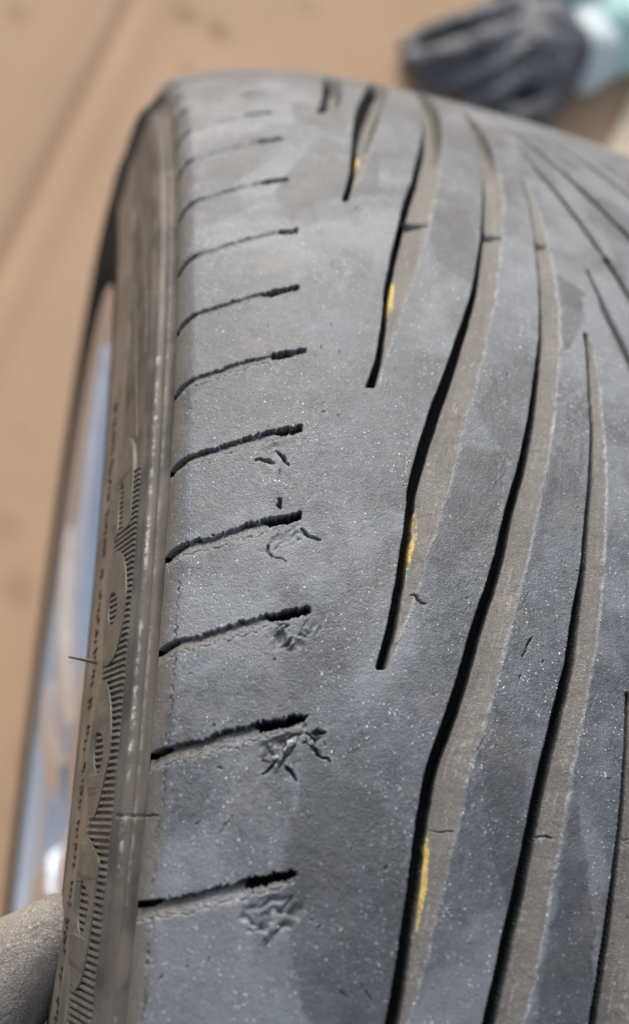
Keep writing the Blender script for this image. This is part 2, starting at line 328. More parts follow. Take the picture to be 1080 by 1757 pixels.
# shoulder sipes: upper edge offset (mm) along s, from slot end to inner end
US = np.array([-2, 0, 5.5, 11, 16, 21, 26, 31]); UO = np.array([-.2, 0, .9, 2.0, 3.7, 5.1, 6.4, 7.4])
for k, tk in TK.items():
    for off in (0, 2 * math.pi):
        t0 = (tk + off) * 315
        if t0 / 315 > TH[-1] or t0 / 315 < TH[0] - .02: continue
        ii = np.where((TH * 315 > t0 - 8) & (TH * 315 < t0 + 12))[0]
        if not len(ii): continue
        j1 = np.searchsorted(SS, 33.5)
        s = SS[:j1][None, :]; tt = TH[ii][:, None] * 315
        rk = np.random.default_rng(k + 100)
        smax = 29.2 + rk.uniform(-1.0, 1.2)
        edge = t0 + np.interp(s, US, UO)
        n1 = vnoise(s / 1.3 + k * 9.1, tt / 1.3, k + 200); n2 = vnoise(s / .34, tt / .5 + k * 3, k + 300)
        rg = sstep(3, 8, s)
        v = edge - tt + (.28 * n1 + .34 * n2) * rg           # >0 below the upper edge (towards smaller angle)
        inr = sstep(-.3, .2, s) * (1 - sstep(smax - .5, smax + .1, s + .4 * n1))
        left = 1 - sstep(4.0, 7.5, s)                          # open black slot at the shoulder
        hole0 = smax - (8.5 - (1.8 if k > 1 else 0) + rk.uniform(-2.0, 2.5))
        hole = sstep(hole0, hole0 + 1.5, s + .6 * n1)          # torn hole at the inner end
        mid = (1 - left) * (1 - hole)
        wslot = 1.1 * left + (1.5 + .5 * n1) * hole * (1.15 - .35 * np.abs((s - hole0 - 4) / 4)) + .6 * mid
        slot = sstep(-.08, .1, v) * (1 - sstep(wslot - .1, wslot + .12, v))
        dep = 3.6 * left + 3.6 * hole + mid * np.clip((.6 if k < 4 else .18) + 1.1 * n1 + .6 * n2, .08, 1.8 if k < 4 else .5)
        bank_w = np.interp(s, [0, 9, 17, 25, 29], [3.6, 3.2, 3.3, 2.8, 1.9]) * (1 if k < 1 else .85 if k < 3 else .7)
        crum = np.abs(vnoise((s - tt * .2) / .9, tt / .28 + s * .25, k + 350)) * rg; bd = 1.5 if k < 1 else 1.2 if k < 4 else .75; bank = (bd * np.clip(1 - v / bank_w, 0, 1) ** .8 + (.12 * n1 + .18 * n2 * rg - .28 * crum) * (1 - sstep(bank_w * .8, bank_w, v))) * sstep(0, .2, v) * (v < bank_w)
        bank = bank + .35 * np.exp(-((v - bank_w + .3 * n1) / .2)**2) * (v > 0) * (n2 > -.2)      # lower lip line
        d = np.maximum(slot * dep, bank * sstep(-.5, 1, s)) * inr
        D[ii[0]:ii[-1] + 1, :j1] = np.maximum(D[ii[0]:ii[-1] + 1, :j1], d)
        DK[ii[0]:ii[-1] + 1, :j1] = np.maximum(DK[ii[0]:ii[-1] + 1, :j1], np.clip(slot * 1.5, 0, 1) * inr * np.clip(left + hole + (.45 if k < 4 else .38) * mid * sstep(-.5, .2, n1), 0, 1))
        g = sstep(0, .2, v) * (1 - sstep(bank_w * .7, bank_w * 1.05, v)) * inr * (.85 - .55 * sstep(7, 16, s))
        GR[ii[0]:ii[-1] + 1, :j1] = np.maximum(GR[ii[0]:ii[-1] + 1, :j1], g)
        wl = np.exp(-((v - bank_w - .25) / .3)**2) * inr * .3 * (n1 > 0)
        WE[ii[0]:ii[-1] + 1, :j1] = np.maximum(WE[ii[0]:ii[-1] + 1, :j1], wl)
        # scrubbed rubber below the inner end of the sipe
        cs, ct = smax - 3.4, t0 + 6.0 - {0: 5.2, -1: 6.5, 1: 4.5}.get(k, 4.2)
        amp = {0: 1.1, -1: .9, 1: .75, 2: .3, 3: .15}.get(k, 0)
        if amp:
            j0 = np.searchsorted(SS, 17); j2 = np.searchsorted(SS, 36); s2 = SS[j0:j2][None, :]
            rr = np.sqrt(((s2 - cs) / 5.4)**2 + ((tt - ct - .4 - (s2 - cs) * .35) / 3.2)**2)
            m = 1 - sstep(.55, 1.1, rr + .25 * vnoise(s2 / 1.5, tt / 1.5, k + 400))
            wx = s2 + 1.2 * vnoise(s2 / 2.3, tt / 2.3, k + 510); wy = tt + 1.2 * vnoise(s2 / 2.3, tt / 2.3, k + 511)
            a = 1 - 2 * np.abs(vnoise((wx + wy * .9) / 3.2, (wy - wx * .9) / 1.1, k + 500)) * 1.5; b = vnoise(s2 / .5, tt / .5, k + 501)
            cc = vnoise(wx / 1.0, wy / .8, k + 502)
            a = vnoise((wx + wy * .9) / 2.6, (wy - wx * .9) / 1.2, k + 500)
            dd = m * amp * (1.15 * a + .16 * b + .40 * cc + .2)
            D[ii[0]:ii[-1] + 1, j0:j2] += dd * (D[ii[0]:ii[-1] + 1, j0:j2] < .6)
            GO[ii[0]:ii[-1] + 1, j0:j2] = np.maximum(GO[ii[0]:ii[-1] + 1, j0:j2], m * amp * sstep(-.3, .3, cc + .4 * b) * .9)

def stroke(pts, width, depth, wob=.25, lip=.0, seed=1):
    """a crack: pts (s mm, angle)"""
    P = np.array([(a, b * 315) for a, b in pts]); pad = 2
    i0, i1 = np.searchsorted(TH[:NFINE] * 315, [P[:, 1].min() - pad, P[:, 1].max() + pad]); j0, j1 = np.searchsorted(SS, [P[:, 0].min() - pad, P[:, 0].max() + pad])
    if i1 <= i0 or j1 <= j0: return
    s = SG[i0:i1, j0:j1]; t = TT[i0:i1, j0:j1]
    s = s + wob * vnoise(t / .7, s / .7, seed); t = t + wob * vnoise(s / .7, t / .7, seed + 1)
    best = np.full(s.shape, 9.); along = np.zeros(s.shape); L = 0; tot = np.hypot(*np.diff(P, axis=0).T).sum()
    for a, b in zip(P[:-1], P[1:]):
        ab = b - a; l = np.hypot(*ab) + 1e-6
        q = np.clip(((s - a[0]) * ab[0] + (t - a[1]) * ab[1]) / l**2, 0, 1)
        dd = np.hypot(s - a[0] - q * ab[0], t - a[1] - q * ab[1]); m = dd < best
        best = np.where(m, dd, best); along = np.where(m, (L + q * l) / tot, along); L += l
    w_ = width * (.45 + .55 * np.sin(np.pi * np.clip(along, .02, .98)))
    c = (1 - sstep(w_ * .4, w_, best)) * depth
    D[i0:i1, j0:j1] = np.maximum(D[i0:i1, j0:j1], c + D[i0:i1, j0:j1] * .6 * (c > 0))
    if lip: WE[i0:i1, j0:j1] = np.maximum(WE[i0:i1, j0:j1], lip * np.exp(-((best - width * 1.3) / .25)**2) * (vnoise(s / .9, t / .9, seed + 5) > 0))
CR = [([(19.45,.7548),(20.8,.7551),(21.93,.7541),(23.07,.7515)],.42,1.6),([(23.51,.7605),(24.65,.757),(25.32,.7531),(25.87,.7501)],.42,1.6),([(24.19,.7497),(24.53,.7405)],.2,.5),
 ([(24.21,.7265),(24.11,.7225),(24.56,.7193)],.40,1.6),([(28.41,.706),(29.39,.7021),(30.81,.6996),(31.79,.6993)],.38,1.5),([(22.04,.6955),(22.16,.6917),(22.83,.6879)],.3,.9),
 ([(22.83,.6879),(25.5,.685)],.2,.4),([(29.83,.5834),(30.86,.5823),(31.56,.5735),(32.69,.5705),(34.13,.5688)],.40,1.6),
 ([(31.0,.5836),(32.97,.5838)],.75,1.8),([(26.54,.5649),(27.58,.5619),(28.35,.5573)],.42,1.5),([(48.7,.6672),(49.49,.6674),(50.56,.6629),(51.53,.6617)],.30,1.3),
 ([(71.95,.6474),(70.98,.6407),(70.03,.6342)],.26,.8),([(69.5,.6237),(69.07,.6195)],.2,.5),([(22.6,.5598),(24.6,.5653),(26.43,.5728),(27.36,.5793)],.45,1.5),

 ([(51.07,.5346),(53.64,.534),(56.25,.535)],.26,.9),([(69.42,.5339),(72.39,.5337),(74.9,.5343)],.34,1.2),([(87.15,.5351),(91,.5351)],.26,.9),([(-1,.5352),(4.72,.5363)],.26,.9),
 ([(41.01,.4556),(43.11,.4473)],.16,.35),([(37.7,.4523),(38.4,.449)],.25,.4),([(16.06,.5279),(18.04,.5374)],.2,.3),([(24.4,.4745),(26.6,.4785)],.3,.7),
 ([(44.6,1.0),(46.2,1.0005)],.3,1.0)]
for i, (p, w_, d_) in enumerate(CR): stroke(p, w_, d_, seed=700 + i * 3, lip=.5 if d_ > 1 else 0)
# the chain of fine crazing along the shoulder
for i, (a, b) in enumerate([((5.49,.6733),(5.28,.6584)),((5.4,.652),(5.42,.6365)),((5.7,.63),(5.71,.6152)),((5.6,.61),(5.43,.5879)),((5.2,.582),(5.24,.568)),((5.4,.56),(5.56,.5421)),((4.7,.532),(4.66,.523)),((4.8,.511),(4.78,.4981)),((5.0,.49),(5.2,.4739)),((5.2,.468),(5.13,.4498)),((5.3,.445),(5.35,.4292)),((5.6,.70),(5.5,.69))]):
    stroke([a, ((a[0] + b[0]) / 2 + .15, (a[1] + b[1]) / 2), b], .24, .55, wob=.35, seed=900 + i)
for i in range(70):                                            # tiny nicks
    s_, t_ = random.uniform(7, 92), random.uniform(.42, 1.1); a = random.uniform(0, 6.28); l = random.uniform(.3, .9)
    stroke([(s_, t_), (s_ + l * math.cos(a), t_ + l * math.sin(a) / 315)], .17, random.uniform(.3, .6), seed=1200 + i, lip=.3)

for i in range(34):                                            # long faint scratches
    s_, t_ = random.uniform(8, 90), random.uniform(.43, 1.0); a = 1.57 + random.gauss(0, .35); l = random.uniform(3, 9)
    stroke([(s_, t_), (s_ + l * .5 * math.cos(a) + random.uniform(-.3, .3), t_ + l * .5 * math.sin(a) / 315), (s_ + l * math.cos(a), t_ + l * math.sin(a) / 315)], .13, .14, wob=.2, seed=1500 + i, lip=.35 if i % 2 else .15)
# darker patches with their own outline
PATCHES = [[(39.44,1.1185),(54.85,1.0993),(51.45,1.0267),(43.74,1.0138),(35.8,1.0073),(28.97,.9794),(25.68,1.0205)],[(65.45,1.0247),(73.52,1.0196),(73.91,.9722),(70.42,.9151),(61.92,.9418),(61.48,.9771)],
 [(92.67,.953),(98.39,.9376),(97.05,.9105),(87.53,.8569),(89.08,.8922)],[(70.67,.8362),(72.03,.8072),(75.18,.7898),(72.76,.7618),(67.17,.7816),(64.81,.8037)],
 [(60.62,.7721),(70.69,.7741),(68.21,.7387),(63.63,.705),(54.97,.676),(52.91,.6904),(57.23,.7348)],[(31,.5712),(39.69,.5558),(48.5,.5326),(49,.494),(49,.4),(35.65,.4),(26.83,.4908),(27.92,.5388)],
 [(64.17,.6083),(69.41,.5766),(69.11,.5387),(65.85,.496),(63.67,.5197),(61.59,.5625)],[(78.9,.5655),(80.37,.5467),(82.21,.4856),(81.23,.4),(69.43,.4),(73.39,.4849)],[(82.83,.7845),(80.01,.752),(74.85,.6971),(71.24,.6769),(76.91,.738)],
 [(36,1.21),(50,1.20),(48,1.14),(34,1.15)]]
for k, poly in enumerate(PATCHES):
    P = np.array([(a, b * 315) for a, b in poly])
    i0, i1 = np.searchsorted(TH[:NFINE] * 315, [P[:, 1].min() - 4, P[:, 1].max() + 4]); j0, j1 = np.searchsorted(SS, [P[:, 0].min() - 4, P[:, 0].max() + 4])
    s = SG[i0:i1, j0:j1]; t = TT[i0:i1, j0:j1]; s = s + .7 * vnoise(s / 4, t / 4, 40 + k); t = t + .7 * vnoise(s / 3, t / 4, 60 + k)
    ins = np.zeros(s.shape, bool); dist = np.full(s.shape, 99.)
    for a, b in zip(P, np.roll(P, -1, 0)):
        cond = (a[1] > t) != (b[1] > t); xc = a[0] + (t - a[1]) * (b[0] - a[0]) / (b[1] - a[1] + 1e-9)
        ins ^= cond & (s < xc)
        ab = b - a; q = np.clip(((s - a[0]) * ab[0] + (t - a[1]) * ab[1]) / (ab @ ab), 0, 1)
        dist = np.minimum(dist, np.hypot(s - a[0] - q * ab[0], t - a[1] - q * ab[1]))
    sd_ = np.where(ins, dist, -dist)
    DP[i0:i1, j0:j1] = np.maximum(DP[i0:i1, j0:j1], sstep(-.6, .8 + .6 * vnoise(s / 9, t / 9, 95 + k), sd_ + .5 * vnoise(s / .8, t / .8, 97 + k)) * (.8 + .2 * vnoise(s / 5, t / 5, 90 + k)))
# brown dirt on the rounded shoulder, gentle waviness everywhere
GR = np.maximum(GR, (1 - sstep(2.5, 7.5, SG + 1.5 * vnoise(SG / 3, TT / 5, 5))) * .8)
D += .05 * vnoise(SG / 5, TT / 5, 21) + .02 * vnoise(SG / 1.2, TT / 1.2, 22)
D -= .25 * np.exp(-((SG - 6.3) / 1.0)**2) * .35
Xd = PXs[None, :] - D * NXs[None, :]; Rd = PRs[None, :] - D * NRs[None, :]
P = pol(Xd, Rd, TH[:, None])

# ------------------------------------------------------------------ the wheel
wheel = empty('wheel', (0, 0, 0))
tag(wheel, 'worn black car tyre on a silver alloy wheel standing upright on the cardboard', 'wheel')
tread = grid_mesh('tread', P, True, M_TREAD, wheel, {'dark_patch': DP, 'grime': GR, 'yellow': YL, 'gouge': GO, 'wear': WE, 'slot_shade': DK, 'streak': SK})
tag(tread, 'bald grey tread with curved grooves, torn shoulder sipes and yellow paint flecks')

# torn shreds of rubber standing off the tread
M_SHRED = (lambda n: (n.bump(n.noise(1500, 3), .0002, .8), n.set(Base_Color=n.mix(n.ramp(n.noise(900, 3), .45, .65), (.035, .037, .041), (.42, .44, .47)), Roughness=.28))[1])(N('torn_rubber'))  # pale flecks put shiny highlights into the colour
def shred(s0, t0, ang, ln, wd, lift, curl=.4, seed=0):
    rr = random.Random(seed); n_ = 12; vs, fs = [], []
    for i in range(n_ + 1):
        q = i / n_; a_ = ang + curl * q; s_ = s0 + ln * q * math.cos(a_); t_ = t0 * 315 + ln * q * math.sin(a_)
        w_ = wd * (1 - q ** 1.6 * .75) * rr.uniform(.75, 1.25) * (.5 + min(q * 4, .5)); h = lift * math.sin(math.pi * min(q * .75 + .02, 1)) - .1
        for k_, (o_, dh) in enumerate(((-1, -.25), (-.4, .12), (.35, .05), (1, -.3), (.2, -.5))):
            ss = s_ - o_ * w_ * math.sin(a_); tt_ = t_ + o_ * w_ * math.cos(a_)
            x_, r_, nx_, nr_ = smooth_profile(np.array([ss])); hh = h + dh * min(1, wd * 2)
            vs.append(pol(x_[0] + nx_[0] * hh, r_[0] + nr_[0] * hh, tt_ / 315))
    for i in range(n_):
        for k_ in range(5): a = i * 5 + k_; b = i * 5 + (k_ + 1) % 5; fs.append((a, a + 5, b + 5, b))
    fs += [(0, 1, 2, 3, 4), tuple(range(n_ * 5, n_ * 5 + 5))[::-1]]
    return pydata('torn_shred', vs, fs, M_SHRED, tread)
for a_ in ((28.6, .5815, -2.35, 7.0, .95, .65, .2), (27.6, .5745, -2.55, 4.6, .7, .5, .35), (30.0, .5815, -1.2, 3.2, .7, .35, .5), (25.8, .5700, -2.7, 3.4, .75, .3, -.3),
           (27.0, .4815, -2.5, 3.8, .8, .22, .3), (25.8, .6450, -2.7, 2.8, .6, .2, .3)):
    shred(*a_, seed=int(a_[0] * 10))
# near sidewall -----------------------------------------------------
SW = [(-94.1, 298.4), (-94.35, 297.6), (-94.75, 297.1), (-95.15, 296.7), (-95.75, 296.3), (-96.05, 295.9), (-96.0, 295.4), (-96.2, 294.9), (-96.9, 294.4), (-97.5, 294.1), (-98.0, 293.7), (-98.2, 293.2),
      (-98.55, 292.8), (-99.05, 292.2), (-99.15, 291.9), (-101.85, 277.6), (-102.35, 277.3), (-102.55, 276.9), (-103.3, 268.5), (-104.0, 263.9), (-104.35, 263.0), (-104.4, 262.0), (-104.3, 260.0), (-103.9, 252), (-103.2, 243), (-102.2, 236), (-100.2, 231), (-97, 226)]
SW = np.array(SW)
L = np.concatenate([[0], np.cumsum(np.hypot(*np.diff(SW, axis=0).T))])
ls = np.unique(np.concatenate([np.arange(0, 8.6, .16), np.arange(8.6, 22, .6), np.arange(22, 38, .5), np.linspace(38, L[-1], 26)]))
sx, sr = np.interp(ls, L, SW[:, 0]), np.interp(ls, L, SW[:, 1])
for _ in range(1): sx[1:-1] = (sx[:-2] + 2 * sx[1:-1] + sx[2:]) / 4; sr[1:-1] = (sr[:-2] + 2 * sr[1:-1] + sr[2:]) / 4
sx[0], sr[0] = -94.1, 298.4
sth = np.concatenate([np.linspace(.30, 1.42, 1100, endpoint=False), np.linspace(1.42, .30 + 2 * math.pi, 240, endpoint=False)])
lsg, stg = np.meshgrid(ls, sth * 290, indexing='ij'); lsg, stg = lsg.T, stg.T
ridge1 = np.exp(-((lsg - 2.75) / .35)**2); bead = np.exp(-((lsg - 5.55) / .40)**2)
dx = -.22 * bead * (.6 + .6 * vnoise(stg / 1.6, lsg * 0 + 3, 31)) - .05 * vnoise(stg / 3, lsg / 2, 32)
band = ((sr > 263.2) & (sr < 277.3))[None, :]
wear_s = np.maximum(.28 * ridge1 * (vnoise(stg / 5, lsg * 0, 35) > -.3), bead * np.clip(.55 + .8 * vnoise(stg / 2.2, lsg * 0 + 1, 33), 0, 1) * ((sth > .5) & (sth < .87))[:, None])
grime_s = np.where(band, .55 + .35 * vnoise(stg / 9, lsg / 6, 36), 0) + .35 * (1 - sstep(0, 3, np.abs(lsg - 4.2))) + .35 * sstep(.25, .5, vnoise(stg / 12, lsg / 3, 37))
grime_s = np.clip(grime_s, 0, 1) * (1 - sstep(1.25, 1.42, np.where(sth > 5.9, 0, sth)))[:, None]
# moulding seam across the sidewall
dx = dx + .5 * np.exp(-((stg / 290 - .5352) * 290 / .22)**2) * (lsg < 8)
Ps = pol(sx[None, :] + dx, np.broadcast_to(sr, dx.shape), sth[:, None])
side = grid_mesh('sidewall', Ps[:, ::-1], True, M_SIDE, wheel, {'grime': grime_s[:, ::-1], 'wear': wear_s[:, ::-1], 'bare_shade': np.broadcast_to(sstep(262.6, 261.0, sr)[None, ::-1] if False else np.maximum((1 - sstep(259.5, 262.2, sr))[None, ::-1], (sstep(1.28, 1.42, np.where(sth > 5.9, 0, sth)) * .92)[:, None])[:, :], wear_s.shape)})  # last mask darkens bead and far side, shade painted in
tag(side, 'brown dusty sidewall with raised lettering and fine ribs')
# far sidewall, plain
FS = np.array([(95, 293), (97, 291), (100, 284), (103, 268), (104, 258), (102, 246), (98, 232), (95, 221)], float)
Pf = pol(FS[:, 0][None, :], FS[:, 1][None, :], np.linspace(0, 2 * math.pi, 160, endpoint=False)[:, None])
grid_mesh('sidewall', Pf, True, M_SIDE, wheel, {'grime': np.full(Pf.shape[:2], .2), 'wear': np.zeros(Pf.shape[:2])})

def x_side(r): return np.interp(-np.asarray(r, float), -SW[:, 1], SW[:, 0])
def side_pt(r, th, lift): return pol(x_side(r) - lift, r, th)
# ribs: straight bars all parallel to the radius at pattern angle .535
TR = .533
def rib(c):
    """c: offset (mm) across the ribs"""
    def rt(u, cc):   # u along radius TR, cc across
        return math.hypot(u, cc), TR + math.atan2(cc, u)
    vs = []
    hw = .40
    u0 = math.sqrt(278.3**2 - c * c); u1 = math.sqrt(291.9**2 - c * c); n = 4
    for i in range(n):
        u = u0 + (u1 - u0) * i / (n - 1)
        for cc, lift in ((c - hw, -.12), (c - hw * .65, .60), (c + hw * .65, .60), (c + hw, -.12)):
            r_, t_ = rt(u, cc); vs.append(side_pt(r_, t_, lift))
    f = []
    for i in range(n - 1):
        for j in range(3): a = i * 4 + j; f.append((a, a + 4, a + 5, a + 1))
    f += [(0, 1, 2, 3), (15, 14, 13, 12)]
    return vs, f
c = -36.0
while c < 70:
    vs, f = rib(c + random.uniform(-.03, .03))
    pydata('rib', vs, f, M_RIB, side, smooth=False)
    c += 1.215
# the big raised letters (outline in px of the sidewall map: radius mm, arc mm at r=280)
def letter(outer, hole, lift, name='letter', base=-.15):
    def sm(p, n=3):
        p = [Vector(a) for a in p]
        for _ in range(n):      # Chaikin
            q = []
            for a, b in zip(p, p[1:] + p[:1]): q += [a * .78 + b * .22, a * .22 + b * .78]
            p = q
        return p
    loops = [sm(outer, 2)] + ([sm(hole, 2)] if hole else [])
    flat = [p for l in loops for p in l]
    tris = tessellate_polygon([[Vector((p.x, p.y, 0)) for p in l] for l in loops])
    def P3(p, lift): return side_pt(p.x, p.y / 280, lift)
    n = len(flat)
    # top is slightly inset for a rounded shoulder
    v = [P3(p, lift) for p in flat] + [P3(p, lift - .12) for p in flat] + [P3(p, base) for p in flat]
    f = [tuple(t) for t in tris]
    off = 0; cen = []
    for li, l in enumerate(loops):
        m = len(l)
        for i in range(m):
            a = off + i; b = off + (i + 1) % m
            f.append((a, b, b + n, a + n)); f.append((a + n, b + n, b + 2 * n, a + 2 * n))
        off += m
    me = bpy.data.meshes.new(name); me.from_pydata([tuple(q) for q in v], [], f)
    bm = bmesh.new(); bm.from_mesh(me); bmesh.ops.recalc_face_normals(bm, faces=bm.faces); bm.to_mesh(me); bm.free()
    return link(name, me, M_LETTER, side, smooth=False)
LG = [(282.8,230),(287,225.5),(288.6,220),(289.0,212.2),(288.9,207.2),(288.3,205.2),(285.8,205.4),(283.9,207),(284.0,211.5),(283.3,217.2),(281.8,218.6),(280.4,218.0),(279.9,213.8),(280.8,208.6),(280.6,206.2),(278.8,206.4),(277.3,208.7),(277.0,216.8),(277.6,226.1),(279.1,229.8)]
LO1 = [(281.0,203.0),(285.4,200.2),(288.2,196.6),(289.3,193.7),(290.2,191),(290.0,188.4),(289.7,185.1),(289.0,182.9),(288.1,180.8),(286.0,178.8),(281.6,177.8),(278.9,179.5),(277.6,182.6),(277.5,189.2),(278.0,197.8),(278.6,201.8)]
LO1c = [(280.4,193.8),(283.7,192.4),(285.3,189.4),(285.1,187.2),(282.6,185.8),(279.9,187.2),(278.9,190.6),(279.3,192.8)]
LO2 = [(279.2,175.4),(282.6,174.6),(286.3,170.3),(288.3,165.2),(288.6,161.7),(288.4,159.5),(286.9,155.9),(285.5,152.8),(282.8,149.2),(280.4,149.7),(278.0,152.2),(277.2,155.3),(277.0,160.5),(277.4,171.5)]
LO2c = [(279.3,165.8),(283.2,164.6),(285.0,161.8),(284.7,158.9),(282.4,157.0),(279.5,158.6),(278.3,161.6),(278.5,164.4)]
LD = [(278.1,146.6),(280,145.9),(286.6,143.2),(288.7,142.4),(288.6,140.0),(288.2,137.1),(288.1,134.5),(287.9,131.3),(287.6,128.5),(286.9,125.6),(286.1,123.2),(284.7,121.2),(282.2,119.5),(280.6,119.8),(278.6,121.3),(277.2,123.9),(276.9,127),(277.0,137.0),(277.2,144.4)]
LDc = [(279.0,138.4),(281.5,137.5),(284.9,136.2),(285.1,133.6),(284.7,131.2),(283.4,129.2),(281.0,128.9),(279.2,130.8),(278.5,133.7),(278.5,136.8)]
for o_, h_ in ((LG, None), (LO1, LO1c), (LO2, LO2c), (LD, LDc)): letter(o_, h_, .80)
# curved moulded flashes above the letters
def ridge_line(pts, wdt, lift, name):
    P_ = np.array(pts, float); tt = np.linspace(0, 1, 24); L_ = np.linspace(0, 1, len(P_))
    rr = np.interp(tt, L_, P_[:, 0]); th = np.interp(tt, L_, P_[:, 1]); v = []
    for r_, t_, q in zip(rr, th, tt):
        w_ = wdt * math.sin(math.pi * min(max(q, .03), .97)) ** .6
        for dr, lf in ((-w_, -.1), (0, lift), (w_, -.1)): v.append(side_pt(r_ + dr, t_, lf))
    f = []
    for i in range(23):
        for j in range(2): a = i * 3 + j; f.append((a, a + 3, a + 4, a + 1))
    return pydata(name, v, f, M_RIB, side)
ridge_line([(281, 1.17), (284.5, 1.07), (288, .97), (290.5, .885)], .5, .38, 'moulded_flash')
ridge_line([(279, 1.02), (281.5, .94), (284.5, .87), (287.5, .81)], .5, .38, 'moulded_flash')
# small raised marks along the text band (too small to read), joined
bmf = bmesh.new(); rs = random.Random(5); t = .385
while t < .90:
    run = rs.randint(2, 9)
    for _ in range(run):
        for _ in range(rs.randint(1, 3)):
            r0 = 270.2 + rs.uniform(-1.4, .6) - .8; dr = rs.uniform(.7, 1.9); dt = rs.uniform(.28, .55) / 270
            t1 = t + rs.uniform(-.35, .35) / 270
            q = []
            for lf in (-.05, .28):
                for a, b in ((0, 0), (dr, 0), (dr, dt), (0, dt)): q.append(bmf.verts.new(side_pt(r0 + a - 1, t1 + b, lf)))
            for f in ((4, 5, 6, 7), (0, 1, 5, 4), (1, 2, 6, 5), (2, 3, 7, 6), (3, 0, 4, 7)): bmf.faces.new([q[i] for i in f])
        t += rs.uniform(1.2, 1.5) / 270
        if t > .9: break
    t += rs.uniform(1.0, 3.0) / 270
me = bpy.data.meshes.new('fine_lettering'); bmf.to_mesh(me); bmf.free()
tag(link('fine_lettering', me, M_FINE, side, False), kind='stuff')
# rubber whisker standing off the sidewall near the letters
def tube(name, pts, rad, mat, parent, seg=8, taper=1.0):
    pts = [Vector(p) for p in pts]; v = []; f = []
    up = Vector((0, 0, 1))
    for i, p in enumerate(pts):
        d = (pts[min(i + 1, len(pts) - 1)] - pts[max(i - 1, 0)]).normalized()
        a = d.cross(up if abs(d.z) < .9 else Vector((1, 0, 0))).normalized(); b = d.cross(a)
        r_ = rad * (1 + (taper - 1) * i / (len(pts) - 1))
        for k in range(seg): an = 2 * math.pi * k / seg; v.append(p + (a * math.cos(an) + b * math.sin(an)) * r_)
    for i in range(len(pts) - 1):
        for k in range(seg): a = i * seg + k; b = i * seg + (k + 1) % seg; f.append((a, b, b + seg, a + seg))
    f += [tuple(range(seg))[::-1], tuple(range((len(pts) - 1) * seg, len(pts) * seg))]
    return pydata(name, v, f, mat, parent)
M_WH = plain('whisker_rubber', (.22, .19, .155), .6)
a0 = Vector(side_pt(269.8, .6488, .1)); a1 = at(142, 1132, .2085); a2 = at(119, 1127, .205)
tube('vent_spew', [a0, (a0 + a1) / 2, a1, a2], .00036, M_WH, side, taper=.7)

# rim ---------------------------------------------------------------
def metal(name, col, rough, metal=1.0, bs=400):
    n = N(name); f = n.noise(40, 4); c = n.mix(f, tuple(x * .85 for x in col), col)
    n.bump(n.noise(bs, 3), .00005, .4); r = n.ramp(n.noise(120, 4), .3, .7, rough, rough + .12)
    return n.set(Base_Color=c, Roughness=r, Metallic=metal)
M_RIM = metal('silver_alloy', (.72, .76, .84), .14, .85); M_RIM2 = metal('painted_alloy', (.50, .53, .58), .28, .6); M_DARK = plain('brake_dust_grey', (.05, .05, .052), .6)
RP = np.array([(-95.5, 229), (-98.6, 230.0), (-99.9, 229.2), (-100.1, 228.3), (-99.5, 227.2), (-97.5, 225.5), (-92, 222), (-86, 213.5), (-80, 213), (-78, 209), (-70, 206), (-40, 200), (30, 197), (85, 203), (92, 212), (96, 222), (92, 224)], float)
rl = np.concatenate([[0], np.cumsum(np.hypot(*np.diff(RP, axis=0).T))]); rs_ = np.linspace(0, rl[-1], 90)
Pr = pol(np.interp(rs_, rl, RP[:, 0])[None, :], np.interp(rs_, rl, RP[:, 1])[None, :], np.linspace(0, 2 * math.pi, 240, endpoint=False)[:, None])
rim = grid_mesh('rim', Pr, True, M_RIM, wheel)
hub = [(-78, 0), (-78, 26), (-76, 30), (-84, 34), (-84, 62), (-76, 72), (-58, 80), (-50, 82), (-50, 0)]
HP = np.array(hub, float); Ph = pol(HP[:, 0][None, :], HP[:, 1][None, :], np.linspace(0, 2 * math.pi, 64, endpoint=False)[:, None])
grid_mesh('hub', Ph, True, M_RIM2, rim)
def spoke(th):
    # a tapering bar from the hub to the lip, wedge section; local frame: radius u, across c, x
    st = [(52, 13, -91, -52), (95, 10, -95.5, -58), (135, 9, -97.3, -66), (175, 9, -97.6, -74), (203, 11, -97.2, -80), (218, 15, -96.2, -84)]
    v = []
    for u, hw, xf, xb in st:
        for cc, x in ((-hw, xf + 5), (-hw * .72, xf), (hw * .72, xf), (hw, xf + 5), (hw * .8, xb), (-hw * .8, xb)):
            v.append(pol(x, math.hypot(u, cc), th + math.atan2(cc, u)))
    f = []
    for i in range(len(st) - 1):
        for j in range(6): a = i * 6 + j; b = i * 6 + (j + 1) % 6; f.append((a, a + 6, b + 6, b))
    f += [(0, 1, 2, 3, 4, 5), tuple(range((len(st) - 1) * 6, len(st) * 6))[::-1]]
    return pydata('spoke', v, f, M_RIM, rim, smooth=False)
for k in range(5):
    for dd in (-.38, .38): spoke(1.2 + k * 2 * math.pi / 5 + dd)

